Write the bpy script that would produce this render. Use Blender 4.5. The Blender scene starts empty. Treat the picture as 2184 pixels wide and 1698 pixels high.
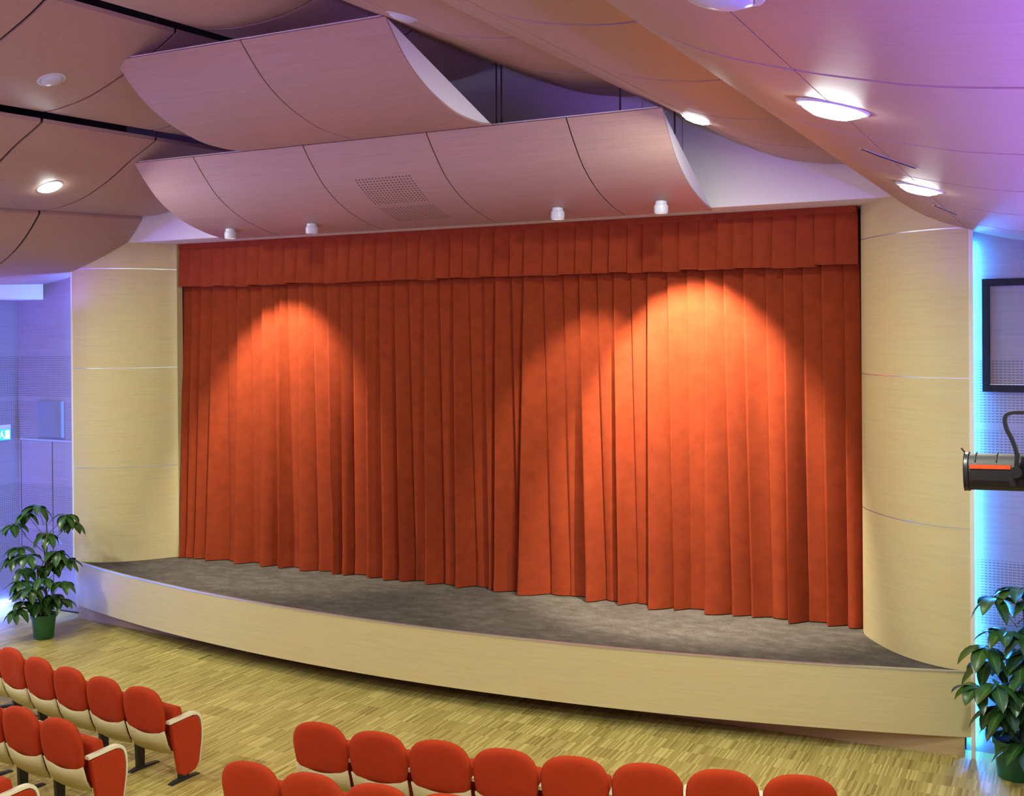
import bpy, math, random
from math import sin, cos, pi, radians
from mathutils import Vector, Matrix
random.seed(7)
S = bpy.context.scene
COL = S.collection

# ------------------------------------------------------------ camera / world / exposure
cam_d = bpy.data.cameras.new('camera')
cam = bpy.data.objects.new('camera', cam_d); COL.objects.link(cam)
R_ = Vector((0.8905585, 0.45480467, -0.00763341)); U_ = Vector((0.00493664, 0.00711679, 0.99996249))
F_ = Vector((-0.45484193, 0.89056278, -0.00409271))
M = Matrix((R_, U_, -F_)).transposed().to_4x4()
M.translation = Vector((6.952736700391627, -12.340760952656444, 4.119145087233648))
cam.matrix_world = M
cam_d.sensor_width = 36.0; cam_d.sensor_fit = 'HORIZONTAL'
cam_d.lens = 36.0*2344.5406/2184
cam_d.shift_y = -129.41/2184
cam_d.clip_start = 0.05; cam_d.clip_end = 100
S.camera = cam

world = bpy.data.worlds.new('World'); S.world = world; world.use_nodes = True
bg = world.node_tree.nodes['Background']
bg.inputs[0].default_value = (0.6, 0.55, 0.7, 1); bg.inputs[1].default_value = 0.0

S.view_settings.view_transform = 'Standard'
S.view_settings.look = 'None'
S.view_settings.gamma = 1.0
S.view_settings.exposure = 0.14
S.view_settings.use_curve_mapping = False
try:
    S.cycles.max_bounces = 7; S.cycles.diffuse_bounces = 5; S.cycles.glossy_bounces = 2
    S.cycles.transmission_bounces = 2; S.cycles.sample_clamp_indirect = 4.0
    S.cycles.caustics_reflective = False; S.cycles.caustics_refractive = False
    S.cycles.use_denoising = True
    S.cycles.use_adaptive_sampling = True; S.cycles.adaptive_threshold = 0.02
except Exception: pass

# light powers (each light belongs to a lamp built further down)
P_DOWN = 85.0
P_CAN = {'a': 240.0, 'c': 125.0, 'd': 520.0}
BLUE = (0.10, 0.16, 1.0)
E_LED = 30.0

# ------------------------------------------------------------ materials
def mat(name, color, rough=0.6, metal=0.0, emis=None, estr=0.0, spec=0.5):
    m = bpy.data.materials.new(name); m.use_nodes = True
    b = m.node_tree.nodes['Principled BSDF']
    b.inputs['Base Color'].default_value = (*color, 1)
    b.inputs['Roughness'].default_value = rough
    b.inputs['Metallic'].default_value = metal
    b.inputs['Specular IOR Level'].default_value = spec
    if emis:
        b.inputs['Emission Color'].default_value = (*emis, 1)
        b.inputs['Emission Strength'].default_value = estr
    return m
def nt(m):
    t = m.node_tree; return t, t.nodes, t.links, t.nodes['Principled BSDF']
def mth(N, L, op, a, b=None, c=None):
    n = N.new('ShaderNodeMath'); n.operation = op
    for i, v in enumerate((a, b, c)):
        if v is None: continue
        if isinstance(v, (int, float)): n.inputs[i].default_value = v
        else: L.new(v, n.inputs[i])
    return n.outputs[0]
def ramp(N, L, fac, stops):
    r = N.new('ShaderNodeValToRGB'); e = r.color_ramp.elements
    e[0].position = stops[0][0]; e[0].color = (*stops[0][1], 1)
    e[1].position = stops[-1][0]; e[1].color = (*stops[-1][1], 1)
    for p, c in stops[1:-1]:
        k = e.new(p); k.color = (*c, 1)
    L.new(fac, r.inputs[0]); return r.outputs[0]
def noise(N, L, vec, scale, detail=3, rough=0.6):
    n = N.new('ShaderNodeTexNoise'); n.inputs['Scale'].default_value = scale
    n.inputs['Detail'].default_value = detail; n.inputs['Roughness'].default_value = rough
    L.new(vec, n.inputs['Vector']); return n.outputs[0]
def mapping(N, L, scale, src='Object'):
    tc = N.new('ShaderNodeTexCoord'); mp = N.new('ShaderNodeMapping')
    mp.inputs['Scale'].default_value = scale
    L.new(tc.outputs[src], mp.inputs[0]); return mp.outputs[0], tc
def mixc(N, L, fac, a, b, mode='MIX'):
    n = N.new('ShaderNodeMix'); n.data_type = 'RGBA'; n.blend_type = mode
    if isinstance(fac, (int, float)): n.inputs[0].default_value = fac
    else: L.new(fac, n.inputs[0])
    for i, v in ((6, a), (7, b)):
        if isinstance(v, tuple): n.inputs[i].default_value = (*v, 1)
        else: L.new(v, n.inputs[i])
    return n.outputs[2]

def wood(name, base, gscale=(0.9, 0.9, 22), var=0.10, rough=0.45):
    m = mat(name, base, rough, spec=0.3); t, N, L, B = nt(m)
    v, tc = mapping(N, L, gscale)
    f = noise(N, L, v, 2.2, 5, 0.65)
    v2, _ = mapping(N, L, (gscale[0]*.5, gscale[1]*.5, gscale[2]*.13 if gscale[2] > 5 else gscale[2]))
    g = noise(N, L, v2, 2.0, 3, 0.5)
    lo = tuple(c*(1-var*1.6) for c in base); hi = tuple(min(1, c*(1+var)) for c in base)
    c1 = ramp(N, L, f, [(0.3, lo), (0.5, base), (0.72, hi)])
    warm = (base[0]*1.06, base[1]*0.90, base[2]*0.80)
    k = ramp(N, L, g, [(0.52, (0, 0, 0)), (0.75, (1, 1, 1))])
    c2 = mixc(N, L, mth(N, L, 'MULTIPLY', k, 0.45), c1, warm)
    L.new(c2, B.inputs['Base Color'])
    return m
W_ = (0.60, 0.52, 0.275)
M_wood = wood('maple_veneer', W_, var=0.05)
M_woodc = wood('maple_veneer_bounce_tint', (0.43, 0.28, 0.235), (0.9, 22, 22), 0.06)  # same maple, reddened: the ceiling's bounce light is put into its colour
M_toe = wood('maple_veneer_plinth', (0.5, 0.36, 0.2))
M_white = mat('white_paint', (0.78, 0.76, 0.70), 0.7)
M_cap = mat('white_laminate', (0.82, 0.80, 0.80), 0.5)
M_dark = mat('black_void', (0.012, 0.012, 0.012), 0.9)
M_darkgrey = mat('dark_plaster', (0.11, 0.105, 0.075), 0.9)
M_alu = mat('brushed_aluminium', (0.72, 0.74, 0.78), 0.35, 0.8)
M_blackmetal = mat('black_steel', (0.02, 0.021, 0.022), 0.4, 0.3)
M_cream = wood('cream_plywood', (0.56, 0.50, 0.27), (1.5, 1.5, 20), 0.05, 0.4)
M_arm = mat('cream_armrest', (0.78, 0.74, 0.52), 0.35)
M_cable = mat('steel_cable', (0.25, 0.25, 0.25), 0.5, 0.5)
M_blackcable = mat('black_cable', (0.015, 0.015, 0.015), 0.7)
M_lampw = mat('lamp_white', (0.58, 0.6, 0.64), 0.4)
M_glassoff = mat('lamp_frosted_off', (0.55, 0.57, 0.62), 0.3)
M_glow = mat('lamp_glow', (1, 1, 1), 0.5, emis=(0.93, 1.0, 0.97), estr=70.0)
M_led = mat('blue_led', (0.1, 0.2, 1), 0.5, emis=BLUE, estr=E_LED)
M_duct = mat('duct_white', (0.8, 0.8, 0.8), 0.6)
M_grille = mat('speaker_grille', (0.16, 0.17, 0.18), 0.7)
M_pot = mat('green_plastic', (0.012, 0.10, 0.03), 0.35)
M_soil = mat('soil', (0.03, 0.02, 0.012), 0.95)
M_stem = mat('plant_stem', (0.07, 0.09, 0.03), 0.7)
M_signw = mat('sign_white', (0.7, 0.85, 0.8), 0.5, emis=(0.7, 1, 0.9), estr=0.7)
M_signg = mat('sign_green', (0.0, 0.45, 0.25), 0.5, emis=(0.0, 0.55, 0.3), estr=0.9)
M_blackframe = mat('frame_black', (0.012, 0.01, 0.012), 0.6, spec=0.2)
M_orange = mat('orange_filter_edge', (0.42, 0.045, 0.008), 0.7, spec=.1)
M_lampgrey = mat('cast_grey_black', (0.032, 0.032, 0.03), 0.55, 0.0, spec=.3)

def fabric(name, col, var=0.16, sheen=0.25, scl=9, rough=0.9, sheen_tint=None):
    m = mat(name, col, rough, spec=0.15); t, N, L, B = nt(m)
    v, tc = mapping(N, L, (1, 1, 1))
    f = noise(N, L, v, scl, 4, 0.6); g = noise(N, L, v, 420, 1, 0.5)
    lo = tuple(c*(1-var) for c in col); hi = tuple(min(1, c*(1+var)) for c in col)
    c = ramp(N, L, f, [(0.3, lo), (0.7, hi)])
    bp = N.new('ShaderNodeBump'); bp.inputs['Strength'].default_value = 0.12; bp.inputs['Distance'].default_value = 0.002
    L.new(g, bp.inputs['Height']); L.new(bp.outputs[0], B.inputs['Normal'])
    L.new(c, B.inputs['Base Color'])
    B.inputs['Sheen Weight'].default_value = sheen
    B.inputs['Sheen Roughness'].default_value = 0.4
    B.inputs['Sheen Tint'].default_value = (*(sheen_tint or col), 1)
    return m
M_seat = fabric('red_wool', (0.40, 0.040, 0.010), 0.06, 0.1, sheen_tint=(1, 0.2, 0.08))
M_velvet = fabric('rust_red_velvet', (0.265, 0.040, 0.0115), 0.13, 0.0, 7, sheen_tint=(1, 0.3, 0.15))

# carpet on the stage
M_carpet = mat('grey_brown_carpet', (0.10, 0.09, 0.08), 0.95, spec=0.1)
t, N, L, B = nt(M_carpet)
v, tc = mapping(N, L, (1, 1.6, 1))
a = noise(N, L, v, 4.5, 8, 0.75); b = noise(N, L, v, 60, 2, 0.6)
c = ramp(N, L, a, [(0.3, (0.07, 0.063, 0.053)), (0.5, (0.105, 0.095, 0.08)), (0.72, (0.17, 0.154, 0.135))])
d = ramp(N, L, b, [(0.3, (0.8, 0.8, 0.8)), (0.7, (1.15, 1.15, 1.15))])
L.new(mixc(N, L, 1.0, c, d, 'MULTIPLY'), B.inputs['Base Color'])

# industrial parquet: narrow upright strips in square blocks
M_floor = mat('strip_parquet', (0.4, 0.3, 0.12), 0.42, spec=0.35)
t, N, L, B = nt(M_floor)
tc = N.new('ShaderNodeTexCoord'); sp = N.new('ShaderNodeSeparateXYZ'); L.new(tc.outputs['Object'], sp.inputs[0])
X, Y = sp.outputs[0], sp.outputs[1]
bx = mth(N, L, 'FLOOR', mth(N, L, 'DIVIDE', X, 0.30))
wnb = N.new('ShaderNodeTexWhiteNoise'); wnb.noise_dimensions = '1D'; L.new(bx, wnb.inputs['W'])
ys = mth(N, L, 'DIVIDE', mth(N, L, 'ADD', Y, mth(N, L, 'MULTIPLY', wnb.outputs[0], 0.0)), 0.25)
by = mth(N, L, 'FLOOR', ys)
sx = mth(N, L, 'FLOOR', mth(N, L, 'DIVIDE', X, 0.017))
cb = N.new('ShaderNodeCombineXYZ'); L.new(sx, cb.inputs[0]); L.new(by, cb.inputs[1])
wn = N.new('ShaderNodeTexWhiteNoise'); wn.noise_dimensions = '3D'; L.new(cb.outputs[0], wn.inputs['Vector'])
cb2 = N.new('ShaderNodeCombineXYZ'); L.new(bx, cb2.inputs[0]); L.new(by, cb2.inputs[1])
wn2 = N.new('ShaderNodeTexWhiteNoise'); wn2.noise_dimensions = '3D'; L.new(cb2.outputs[0], wn2.inputs['Vector'])
f = mth(N, L, 'ADD', mth(N, L, 'MULTIPLY', wn.outputs[0], 0.75), mth(N, L, 'MULTIPLY', wn2.outputs[0], 0.25))
c = ramp(N, L, f, [(0.02, (0.23, 0.165, 0.04)), (0.25, (0.37, 0.295, 0.08)), (0.6, (0.44, 0.36, 0.105)), (0.98, (0.64, 0.55, 0.19))])
L.new(c, B.inputs['Base Color'])

# slotted acoustic wall: dashed slots in bands
def slotted(name, base, axis):
    m = wood(name, base, (0.9, 0.9, 22), 0.08); t, N, L, B = nt(m)
    src = B.inputs['Base Color'].links[0].from_socket
    tc = N.new('ShaderNodeTexCoord'); sp = N.new('ShaderNodeSeparateXYZ'); L.new(tc.outputs['Object'], sp.inputs[0])
    Z = sp.outputs[2]; H = sp.outputs[axis]
    row = mth(N, L, 'LESS_THAN', mth(N, L, 'FRACT', mth(N, L, 'DIVIDE', Z, 0.0268)), 0.30)
    dash = mth(N, L, 'LESS_THAN', mth(N, L, 'FRACT', mth(N, L, 'DIVIDE', mth(N, L, 'ADD', H, 20.0), 0.036)), 0.72)
    band = None
    for z0, z1 in ((3.20, 3.83), (2.57, 3.14), (1.25, 1.88), (0.62, 1.19)):
        q = mth(N, L, 'MULTIPLY', mth(N, L, 'GREATER_THAN', Z, z0), mth(N, L, 'LESS_THAN', Z, z1))
        band = q if band is None else mth(N, L, 'ADD', band, q)
    f = mth(N, L, 'MULTIPLY', mth(N, L, 'MULTIPLY', row, dash), mth(N, L, 'MULTIPLY', band, 0.72))
    L.new(mixc(N, L, f, src, (0.03, 0.02, 0.02)), B.inputs['Base Color'])
    return m
M_slotx = slotted('slotted_veneer_front', (0.26, 0.225, 0.22), 0)
M_sloty = slotted('slotted_veneer_side', (0.26, 0.225, 0.22), 1)

# veneer with bounce light in its tint and a patch of drilled holes (uv: x along the panel, y along the curve)
M_perf = wood('maple_veneer_bounce_drilled', (0.43, 0.28, 0.235), (0.9, 22, 22), 0.06); t, N, L, B = nt(M_perf)
src = B.inputs['Base Color'].links[0].from_socket
tc = N.new('ShaderNodeTexCoord'); sp = N.new('ShaderNodeSeparateXYZ'); L.new(tc.outputs['UV'], sp.inputs[0])
u, v = sp.outputs[0], sp.outputs[1]
def cell(s, p, o):
    return mth(N, L, 'SUBTRACT', mth(N, L, 'FRACT', mth(N, L, 'DIVIDE', mth(N, L, 'SUBTRACT', s, o), p)), 0.5)
du = cell(u, 0.0452, -0.386); dv = cell(v, 0.0415, 0.508)
r2 = mth(N, L, 'ADD', mth(N, L, 'MULTIPLY', du, du), mth(N, L, 'MULTIPLY', dv, dv))
hole = mth(N, L, 'LESS_THAN', r2, 0.06)
inu = mth(N, L, 'MULTIPLY', mth(N, L, 'GREATER_THAN', u, -0.386), mth(N, L, 'LESS_THAN', u, 0.383))
va = mth(N, L, 'MULTIPLY', mth(N, L, 'GREATER_THAN', v, 0.508), mth(N, L, 'LESS_THAN', v, 1.006))
vb = mth(N, L, 'MULTIPLY', mth(N, L, 'GREATER_THAN', v, 1.088), mth(N, L, 'LESS_THAN', v, 1.545))
f = mth(N, L, 'MULTIPLY', mth(N, L, 'MULTIPLY', hole, inu), mth(N, L, 'ADD', va, vb))
L.new(mixc(N, L, mth(N, L, 'MULTIPLY', f, 0.9), src, (0.04, 0.02, 0.015)), B.inputs['Base Color'])

M_leaf = mat('glossy_leaf', (0.03, 0.12, 0.02), 0.3, spec=0.5); t, N, L, B = nt(M_leaf)
tc = N.new('ShaderNodeTexCoord'); sp = N.new('ShaderNodeSeparateXYZ'); L.new(tc.outputs['UV'], sp.inputs[0])
k = mth(N, L, 'ABSOLUTE', mth(N, L, 'SUBTRACT', sp.outputs[0], 0.5))
v, _ = mapping(N, L, (1, 1, 1)); nn = noise(N, L, v, 8, 2)
c = ramp(N, L, k, [(0.0, (0.13, 0.22, 0.05)), (0.05, (0.036, 0.11, 0.02)), (0.5, (0.018, 0.068, 0.013))])
L.new(mixc(N, L, 1.0, c, ramp(N, L, nn, [(0.3, (0.7, 0.7, 0.7)), (0.7, (1.3, 1.3, 1.2))]), 'MULTIPLY'), B.inputs['Base Color'])

# ------------------------------------------------------------ helpers
class MB:
    def __init__(s): s.v = []; s.f = []; s.uv = {}
    def add(s, vs, fs):
        o = len(s.v); s.v += [tuple(p) for p in vs]; s.f += [tuple(i+o for i in q) for q in fs]; return o
    def box(s, x0, x1, y0, y1, z0, z1, mt=None):
        vs = [Vector((x, y, z)) for x in (x0, x1) for y in (y0, y1) for z in (z0, z1)]
        if mt is not None: vs = [mt @ q for q in vs]
        s.add(vs, [(0, 1, 3, 2), (4, 6, 7, 5), (0, 4, 5, 1), (2, 3, 7, 6), (0, 2, 6, 4), (1, 5, 7, 3)])
    def grid(s, rows, close_u=False, close_v=False):
        n, m = len(rows), len(rows[0]); o = len(s.v)
        for r in rows: s.v += [tuple(p) for p in r]
        for i in range(n if close_u else n-1):
            for j in range(m if close_v else m-1):
                a = o+i*m+j; b = o+((i+1) % n)*m+j; c2 = o+((i+1) % n)*m+(j+1) % m; d2 = o+i*m+(j+1) % m
                s.f.append((a, b, c2, d2))
        return o
    def poly(s, pts): s.add(pts, [tuple(range(len(pts)))])
    def prism(s, pts, off):
        off = Vector(off); a = [Vector(p) for p in pts]; b = [p+off for p in a]; n = len(a)
        s.add(a+b, [tuple(range(n))[::-1], tuple(range(n, 2*n))] + [(i, (i+1) % n, (i+1) % n+n, i+n) for i in range(n)])
    def tube(s, pts, r, n=8, caps=True):
        pts = [Vector(p) for p in pts]; rr = r if isinstance(r, (list, tuple)) else [r]*len(pts)
        rows = []; up = None
        for i, p in enumerate(pts):
            d = (pts[min(i+1, len(pts)-1)]-pts[max(i-1, 0)]).normalized()
            if up is None:
                up = Vector((0, 0, 1)) if abs(d.z) < 0.9 else Vector((1, 0, 0))
            a = d.cross(up).normalized(); b = a.cross(d).normalized(); up = b
            rows.append([p+a*cos(2*pi*k/n)*rr[i]+b*sin(2*pi*k/n)*rr[i] for k in range(n)])
        o = s.grid(rows, close_v=True)
        if caps:
            s.f.append(tuple(o+k for k in range(n))[::-1]); e = o+(len(rows)-1)*n; s.f.append(tuple(e+k for k in range(n)))
    def lathe(s, prof, c=(0, 0, 0), n=32, mt=None):
        rows = []
        for r, z in prof:
            row = [Vector((c[0]+r*cos(2*pi*k/n), c[1]+r*sin(2*pi*k/n), c[2]+z)) for k in range(n)]
            if mt is not None: row = [mt @ q for q in row]
            rows.append(row)
        s.grid(rows, close_v=True)
    def build(s, name, m, parent=None, smooth=False, solid=0, bevel=0, uvf=None, ang=None):
        me = bpy.data.meshes.new(name); me.from_pydata(s.v, [], s.f); me.validate(); me.update()
        if uvf:
            ul = me.uv_layers.new(name='UVMap')
            for lp in me.loops: ul.data[lp.index].uv = uvf[lp.vertex_index]
        me.materials.append(m)
        if smooth:
            me.polygons.foreach_set('use_smooth', [True]*len(me.polygons))
            if ang is not None:
                try: me.set_sharp_from_angle(angle=radians(ang))
                except Exception: pass
        o = bpy.data.objects.new(name, me); COL.objects.link(o)
        if parent is not None: o.parent = parent
        if solid:
            md = o.modifiers.new('Solidify', 'SOLIDIFY'); md.thickness = abs(solid); md.offset = 1 if solid > 0 else -1
        if bevel:
            md = o.modifiers.new('Bevel', 'BEVEL'); md.width = bevel; md.segments = 2; md.limit_method = 'ANGLE'
        return o
def tag(o, label=None, cat=None, group=None, kind=None):
    if label: o['label'] = label
    if cat: o['category'] = cat
    if group: o['group'] = group
    if kind: o['kind'] = kind
    return o
def empty(name, loc, rz=0):
    e = bpy.data.objects.new(name, None); COL.objects.link(e); e.location = loc; e.rotation_euler = (0, 0, rz)
    e.empty_display_size = 0.2; return e
def struct(name, mb, m, **k):
    o = mb.build(name, m, **k); o['kind'] = 'structure'; return o
def copy_tree(o, parent=None):
    c = o.copy(); COL.objects.link(c); c.parent = parent
    for ch in list(o.children): copy_tree(ch, c)
    return c
def lerp(a, b, t): return a+(b-a)*t
def interp(x, xs, ys):
    if x <= xs[0]: return ys[0]
    for i in range(len(xs)-1):
        if x <= xs[i+1]: return lerp(ys[i], ys[i+1], (x-xs[i])/(xs[i+1]-xs[i]))
    return ys[-1]
def smoothpts(P, k=5):
    P = [Vector(p) for p in P]; out = []
    for i in range(len(P)-1):
        p0 = P[max(i-1, 0)] if i > 0 else P[0]*2-P[1]; p1 = P[i]; p2 = P[i+1]
        p3 = P[i+2] if i+2 < len(P) else P[-1]*2-P[-2]
        for j in range(k):
            t = j/k
            out.append(0.5*((2*p1)+(-p0+p2)*t+(2*p0-5*p1+4*p2-p3)*t*t+(-p0+3*p1-3*p2+p3)*t*t*t))
    out.append(P[-1]); return out

# ------------------------------------------------------------ ceiling surface
PROF = [[(.93, 7.36), (.7, 7.27), (.45, 7.21), (.2, 7.18), (0, 7.175)],
        [(1.0, 7.27), (1.25, 7.13), (1.7, 6.93), (2.2, 6.75), (2.6, 6.67), (2.87, 6.645)],
        [(2.98, 6.55), (3.15, 6.465), (3.4, 6.345), (3.78, 6.13), (4.22, 5.95), (4.65, 5.86), (4.97, 5.84)],
        [(5.03, 5.80), (5.2, 5.6), (5.43, 5.39), (5.7, 5.22), (6.0, 5.10), (6.29, 5.02), (6.54, 4.965), (7.0, 4.91), (7.5, 4.89)]]
def slope(x):
    if x >= 0: return interp(x, [0, .95, 2.9, 5, 6, 7.5], [.03, .0216, .0155, .0097, .002, 0])
    return interp(-x, [0, .95, 2.9, 5, 7.5], [.03, .040, .033, .048, .048])
def cpt(x0, z0, y, s=1):
    return Vector((s*x0, y, z0+slope(s*x0)*(y+.6)))
def cz(b, x, y):
    p = sorted(PROF[b]); return interp(abs(x), [q[0] for q in p], [q[1] for q in p])+slope(x)*(y+.6)

YB = -15.9
mb = MB(); mb.box(-7.7, 7.7, -16.1, 1.5, 8.1, 8.25)
ceiling = struct('ceiling', mb, M_darkgrey)
def jl(a, st_): return [round(a-st_*k, 3) for k in range(12) if a-st_*k > -15.2]
joints = {(0, 1): jl(-2.6, 1.54), (1, 1): jl(-2.58, 1.54), (1, -1): jl(-2.55, 1.54), (2, 1): jl(-1.92, 1.62), (2, -1): jl(-2.38, 1.66),
          (3, 1): jl(-1.9, 1.6), (3, -1): jl(-2.38, 1.62)}
ends = {0: -.75, 1: -1.22, 2: -.62, 3: -.62}
seamx = {0: None, 1: 2.07, 2: 3.97, 3: 6.05}
for b in range(4):
    for s in ((1, -1) if b else (1,)):
        pr = PROF[b] if b else PROF[0]+[(-x, z) for x, z in PROF[0][::-1][1:]]
        pp = [(q.x, q.y) for q in smoothpts([(x, z, 0) for x, z in pr], 4)]
        runs = [pp]
        if seamx[b]:
            sx_ = seamx[b]; i = max(k for k, q in enumerate(pp) if q[0] < sx_)
            zz = interp(sx_, [q[0] for q in pp], [q[1] for q in pp])
            runs = [pp[:i+1]+[(sx_-.002, zz)], [(sx_+.002, zz)]+pp[i+1:]]
        ys_ = [ends[b]]+joints[(b, s)]+[YB]
        for y1, y0 in zip(ys_[:-1], ys_[1:]):
            mb = MB(); g = 0.018
            for rn in runs:
                rows = []
                yy = [y1-g-(y1-y0-2*g)*k/3 for k in range(4)]
                if y1 == ends[b] and b == 3: yy[0] = y1
                for y in yy:
                    rows.append([cpt(x, z, y, s) for x, z in rn])
                top = [[p+Vector((0, 0, .045)) for p in r] for r in rows]
                o1 = mb.grid(rows); o2 = mb.grid(top); n, m_ = len(rows), len(rows[0])
                ring = [i*m_ for i in range(n)]+[(n-1)*m_+j for j in range(1, m_)]+[i*m_+m_-1 for i in range(n-2, -1, -1)]+[j for j in range(m_-2, 0, -1)]
                for q in range(len(ring)):
                    a, c_ = ring[q], ring[(q+1) % len(ring)]; mb.f.append((o1+a, o1+c_, o2+c_, o2+a))
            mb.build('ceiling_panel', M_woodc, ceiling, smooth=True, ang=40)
            if y0 > YB:
                m2 = MB(); m2.grid([[cpt(x, z, y0+d_, s)+Vector((0, 0, up_)) for x, z in pp] for d_, up_ in ((-.06, .02), (.06, .02), (.06, .03), (-.06, .03))], close_u=True)
                m2.build('joint_strip', M_dark, ceiling)

# ------------------------------------------------------------ room shell
mb = MB(); mb.box(-7.7, 7.7, -16.1, 1.5, -.1, 0); floor = struct('floor', mb, M_floor)
mb = MB(); mb.box(-7.7, -7.5, -16.1, -.75, 0, 8.1); struct('wall_left', mb, M_sloty)
mb = MB(); mb.box(7.5, 7.7, -16.1, -.75, 0, 8.1); struct('wall_right', mb, M_sloty)
mb = MB(); mb.box(-7.7, 7.7, -16.3, -16.1, 0, 8.1); struct('wall_rear', mb, M_wood)
mb = MB(); mb.box(-7.7, -6.0, -.75, -.55, 0, 5.47); wfl = struct('wall_front_left', mb, M_slotx)
mb = MB(); mb.box(6.0, 7.7, -.75, -.55, 0, 5.47); wfr = struct('wall_front_right', mb, M_slotx)
mb = MB(); mb.box(-7.7, 7.7, 1.3, 1.5, 0, 8.1); struct('wall_stage_rear', mb, M_dark)
# header above the stage opening
mb = MB(); mb.box(-5.33, 5.33, -.6, .42, 5.475, 8.1)
struct('wall_header', mb, M_white)
mb = MB()
mb.box(-7.7, -5.33, -.6, .42, 5.475, 8.1); mb.box(5.33, 7.7, -.6, .42, 5.475, 8.1)
struct('wall_bulkhead', mb, M_darkgrey)

# curved side walls of the stage opening
ARC = [(4.90, .03), (4.97, -.13), (5.1, -.335), (5.25, -.53), (5.42, -.70), (5.64, -.85), (5.85, -.93), (6.06, -.955)]
arc = [(q.x, q.y) for q in smoothpts([(x, y, 0) for x, y in ARC], 4)]
def arctop(x, y, s): return cz(3, s*x, min(y, -.6))+.015 if x > 5.30 else 5.475
seams_z = [2.2, 3.648, 5.098]
for s, nm in ((1, 'wall_stage_right'), (-1, 'wall_stage_left')):
    mb = MB()
    if s < 0: arc = [(q.x, q.y) for q in smoothpts([(x, y, 0) for x, y in [(4.90, -.06)]+ARC[1:]], 4)]
    ring = [(x, y) for x, y in arc]+[(x+.02, y+.03) if x > 5.2 else (x+.03, y+.005) for x, y in arc[::-1]]
    if s < 0: ring = ring[::-1]
    for z0, z1 in ((.828, seams_z[0]-.003), (seams_z[0]+.003, seams_z[1]-.003), (seams_z[1]+.003, seams_z[2]-.003), (seams_z[2]+.003, 99)):
        rows = [[(s*x, y, min(zz, arctop(x, y, s))) for x, y in ring] for zz in (z0, z1)]
        o_ = mb.grid(rows, close_v=True)
    o = struct(nm, mb, M_wood, smooth=True, ang=35)
    # backing and joint profile
    mb = MB()
    for z in seams_z:
        rows = []
        for dz in (-.006, .006):
            rows.append([(s*(x), y-.0015, min(z+dz, arctop(x, y, s))) for x, y in arc])
        mb.grid(rows)
    mb.build('joint_profile', M_alu, o)
    # front edge profile
    mb = MB(); xa, xb = sorted((s*6.06, s*6.098)); mb.box(xa, xb, -.965, -.94, 0 if s > 0 else .83, 5.085)
    tr = struct('trim_1' if s < 0 else 'trim_2', mb, M_white)
    # inner return
    mb = MB(); xa, xb = sorted((s*4.90, s*4.945)); mb.box(xa, xb, .035 if s > 0 else -.05, .17 if s > 0 else .05, .828, 5.47)
    mb.build('inner_return', M_wood if s < 0 else M_wood, o)

# wings behind the opening
mb = MB(); mb.box(-7.7, -4.96, .5, .55, 0, 5.47); mb.box(4.96, 7.7, .5, .55, 0, 5.47); struct('wall_wings', mb, M_dark)

# ------------------------------------------------------------ stage
st = empty('stage', (0, -.9, 0)); tag(st, 'raised curved stage with grey carpeted deck and pale wood front', 'stage')
def inv(o, e): 
    o.location = (-e.location[0], -e.location[1], -e.location[2]); return o
W2, Y0, SG = 6.06, -.945, .895
def stage_arc(w, y0, g, n=60):
    r = (w*w+g*g)/(2*g); a = math.asin(w/r)
    return [(r*sin(lerp(-a, a, i/n)), y0-(r*cos(lerp(-a, a, i/n))-(r-g))) for i in range(n+1)]
sa = stage_arc(W2, Y0, SG)
mb = MB(); pts = [(x, y+.02, .812) for x, y in sa]+[(4.89, .03, .812), (4.89, .48, .812), (-4.89, .48, .812), (-4.89, .03, .812)]
mb.prism(pts, (0, 0, .012)); inv(mb.build('deck', M_carpet, st), st)
mb = MB()
rows = [[(x, y, z) for x, y in sa] for z in (.192, .815)]
back = [[(x*.997, y+.03, z) for x, y in sa] for z in (.815, .192)]
mb.grid(rows+back, close_u=True); inv(mb.build('fascia', M_wood, st, smooth=True, ang=40), st)
mb = MB()
rows = [[(x, y+d_, z) for x, y in sa] for d_, z in ((-.006, .812), (-.006, .828), (.03, .828), (.03, .812))]
mb.grid(rows, close_u=True); inv(mb.build('edge_profile', M_alu, st, smooth=True, ang=40), st)
mb = MB()
ta = stage_arc(W2-.06, Y0-.01, .22)
ta = [(x+(.18 if x < -5.6 else 0)*0, y) for x, y in ta]
mb.grid([[(x, y, z) for x, y in ta] for z in (0, .195)]+[[(x, y+.03, z) for x, y in ta] for z in (.195, 0)], close_u=True)
inv(mb.build('plinth', M_toe, st, smooth=True, ang=40), st)
for s in (-1, 1):
    mb = MB(); xa, xb = sorted((s*6.02, s*6.055)); mb.box(xa, xb, -.91, -.76, .19, .812)
    inv(mb.build('side_panel', M_wood, st), st)

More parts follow.
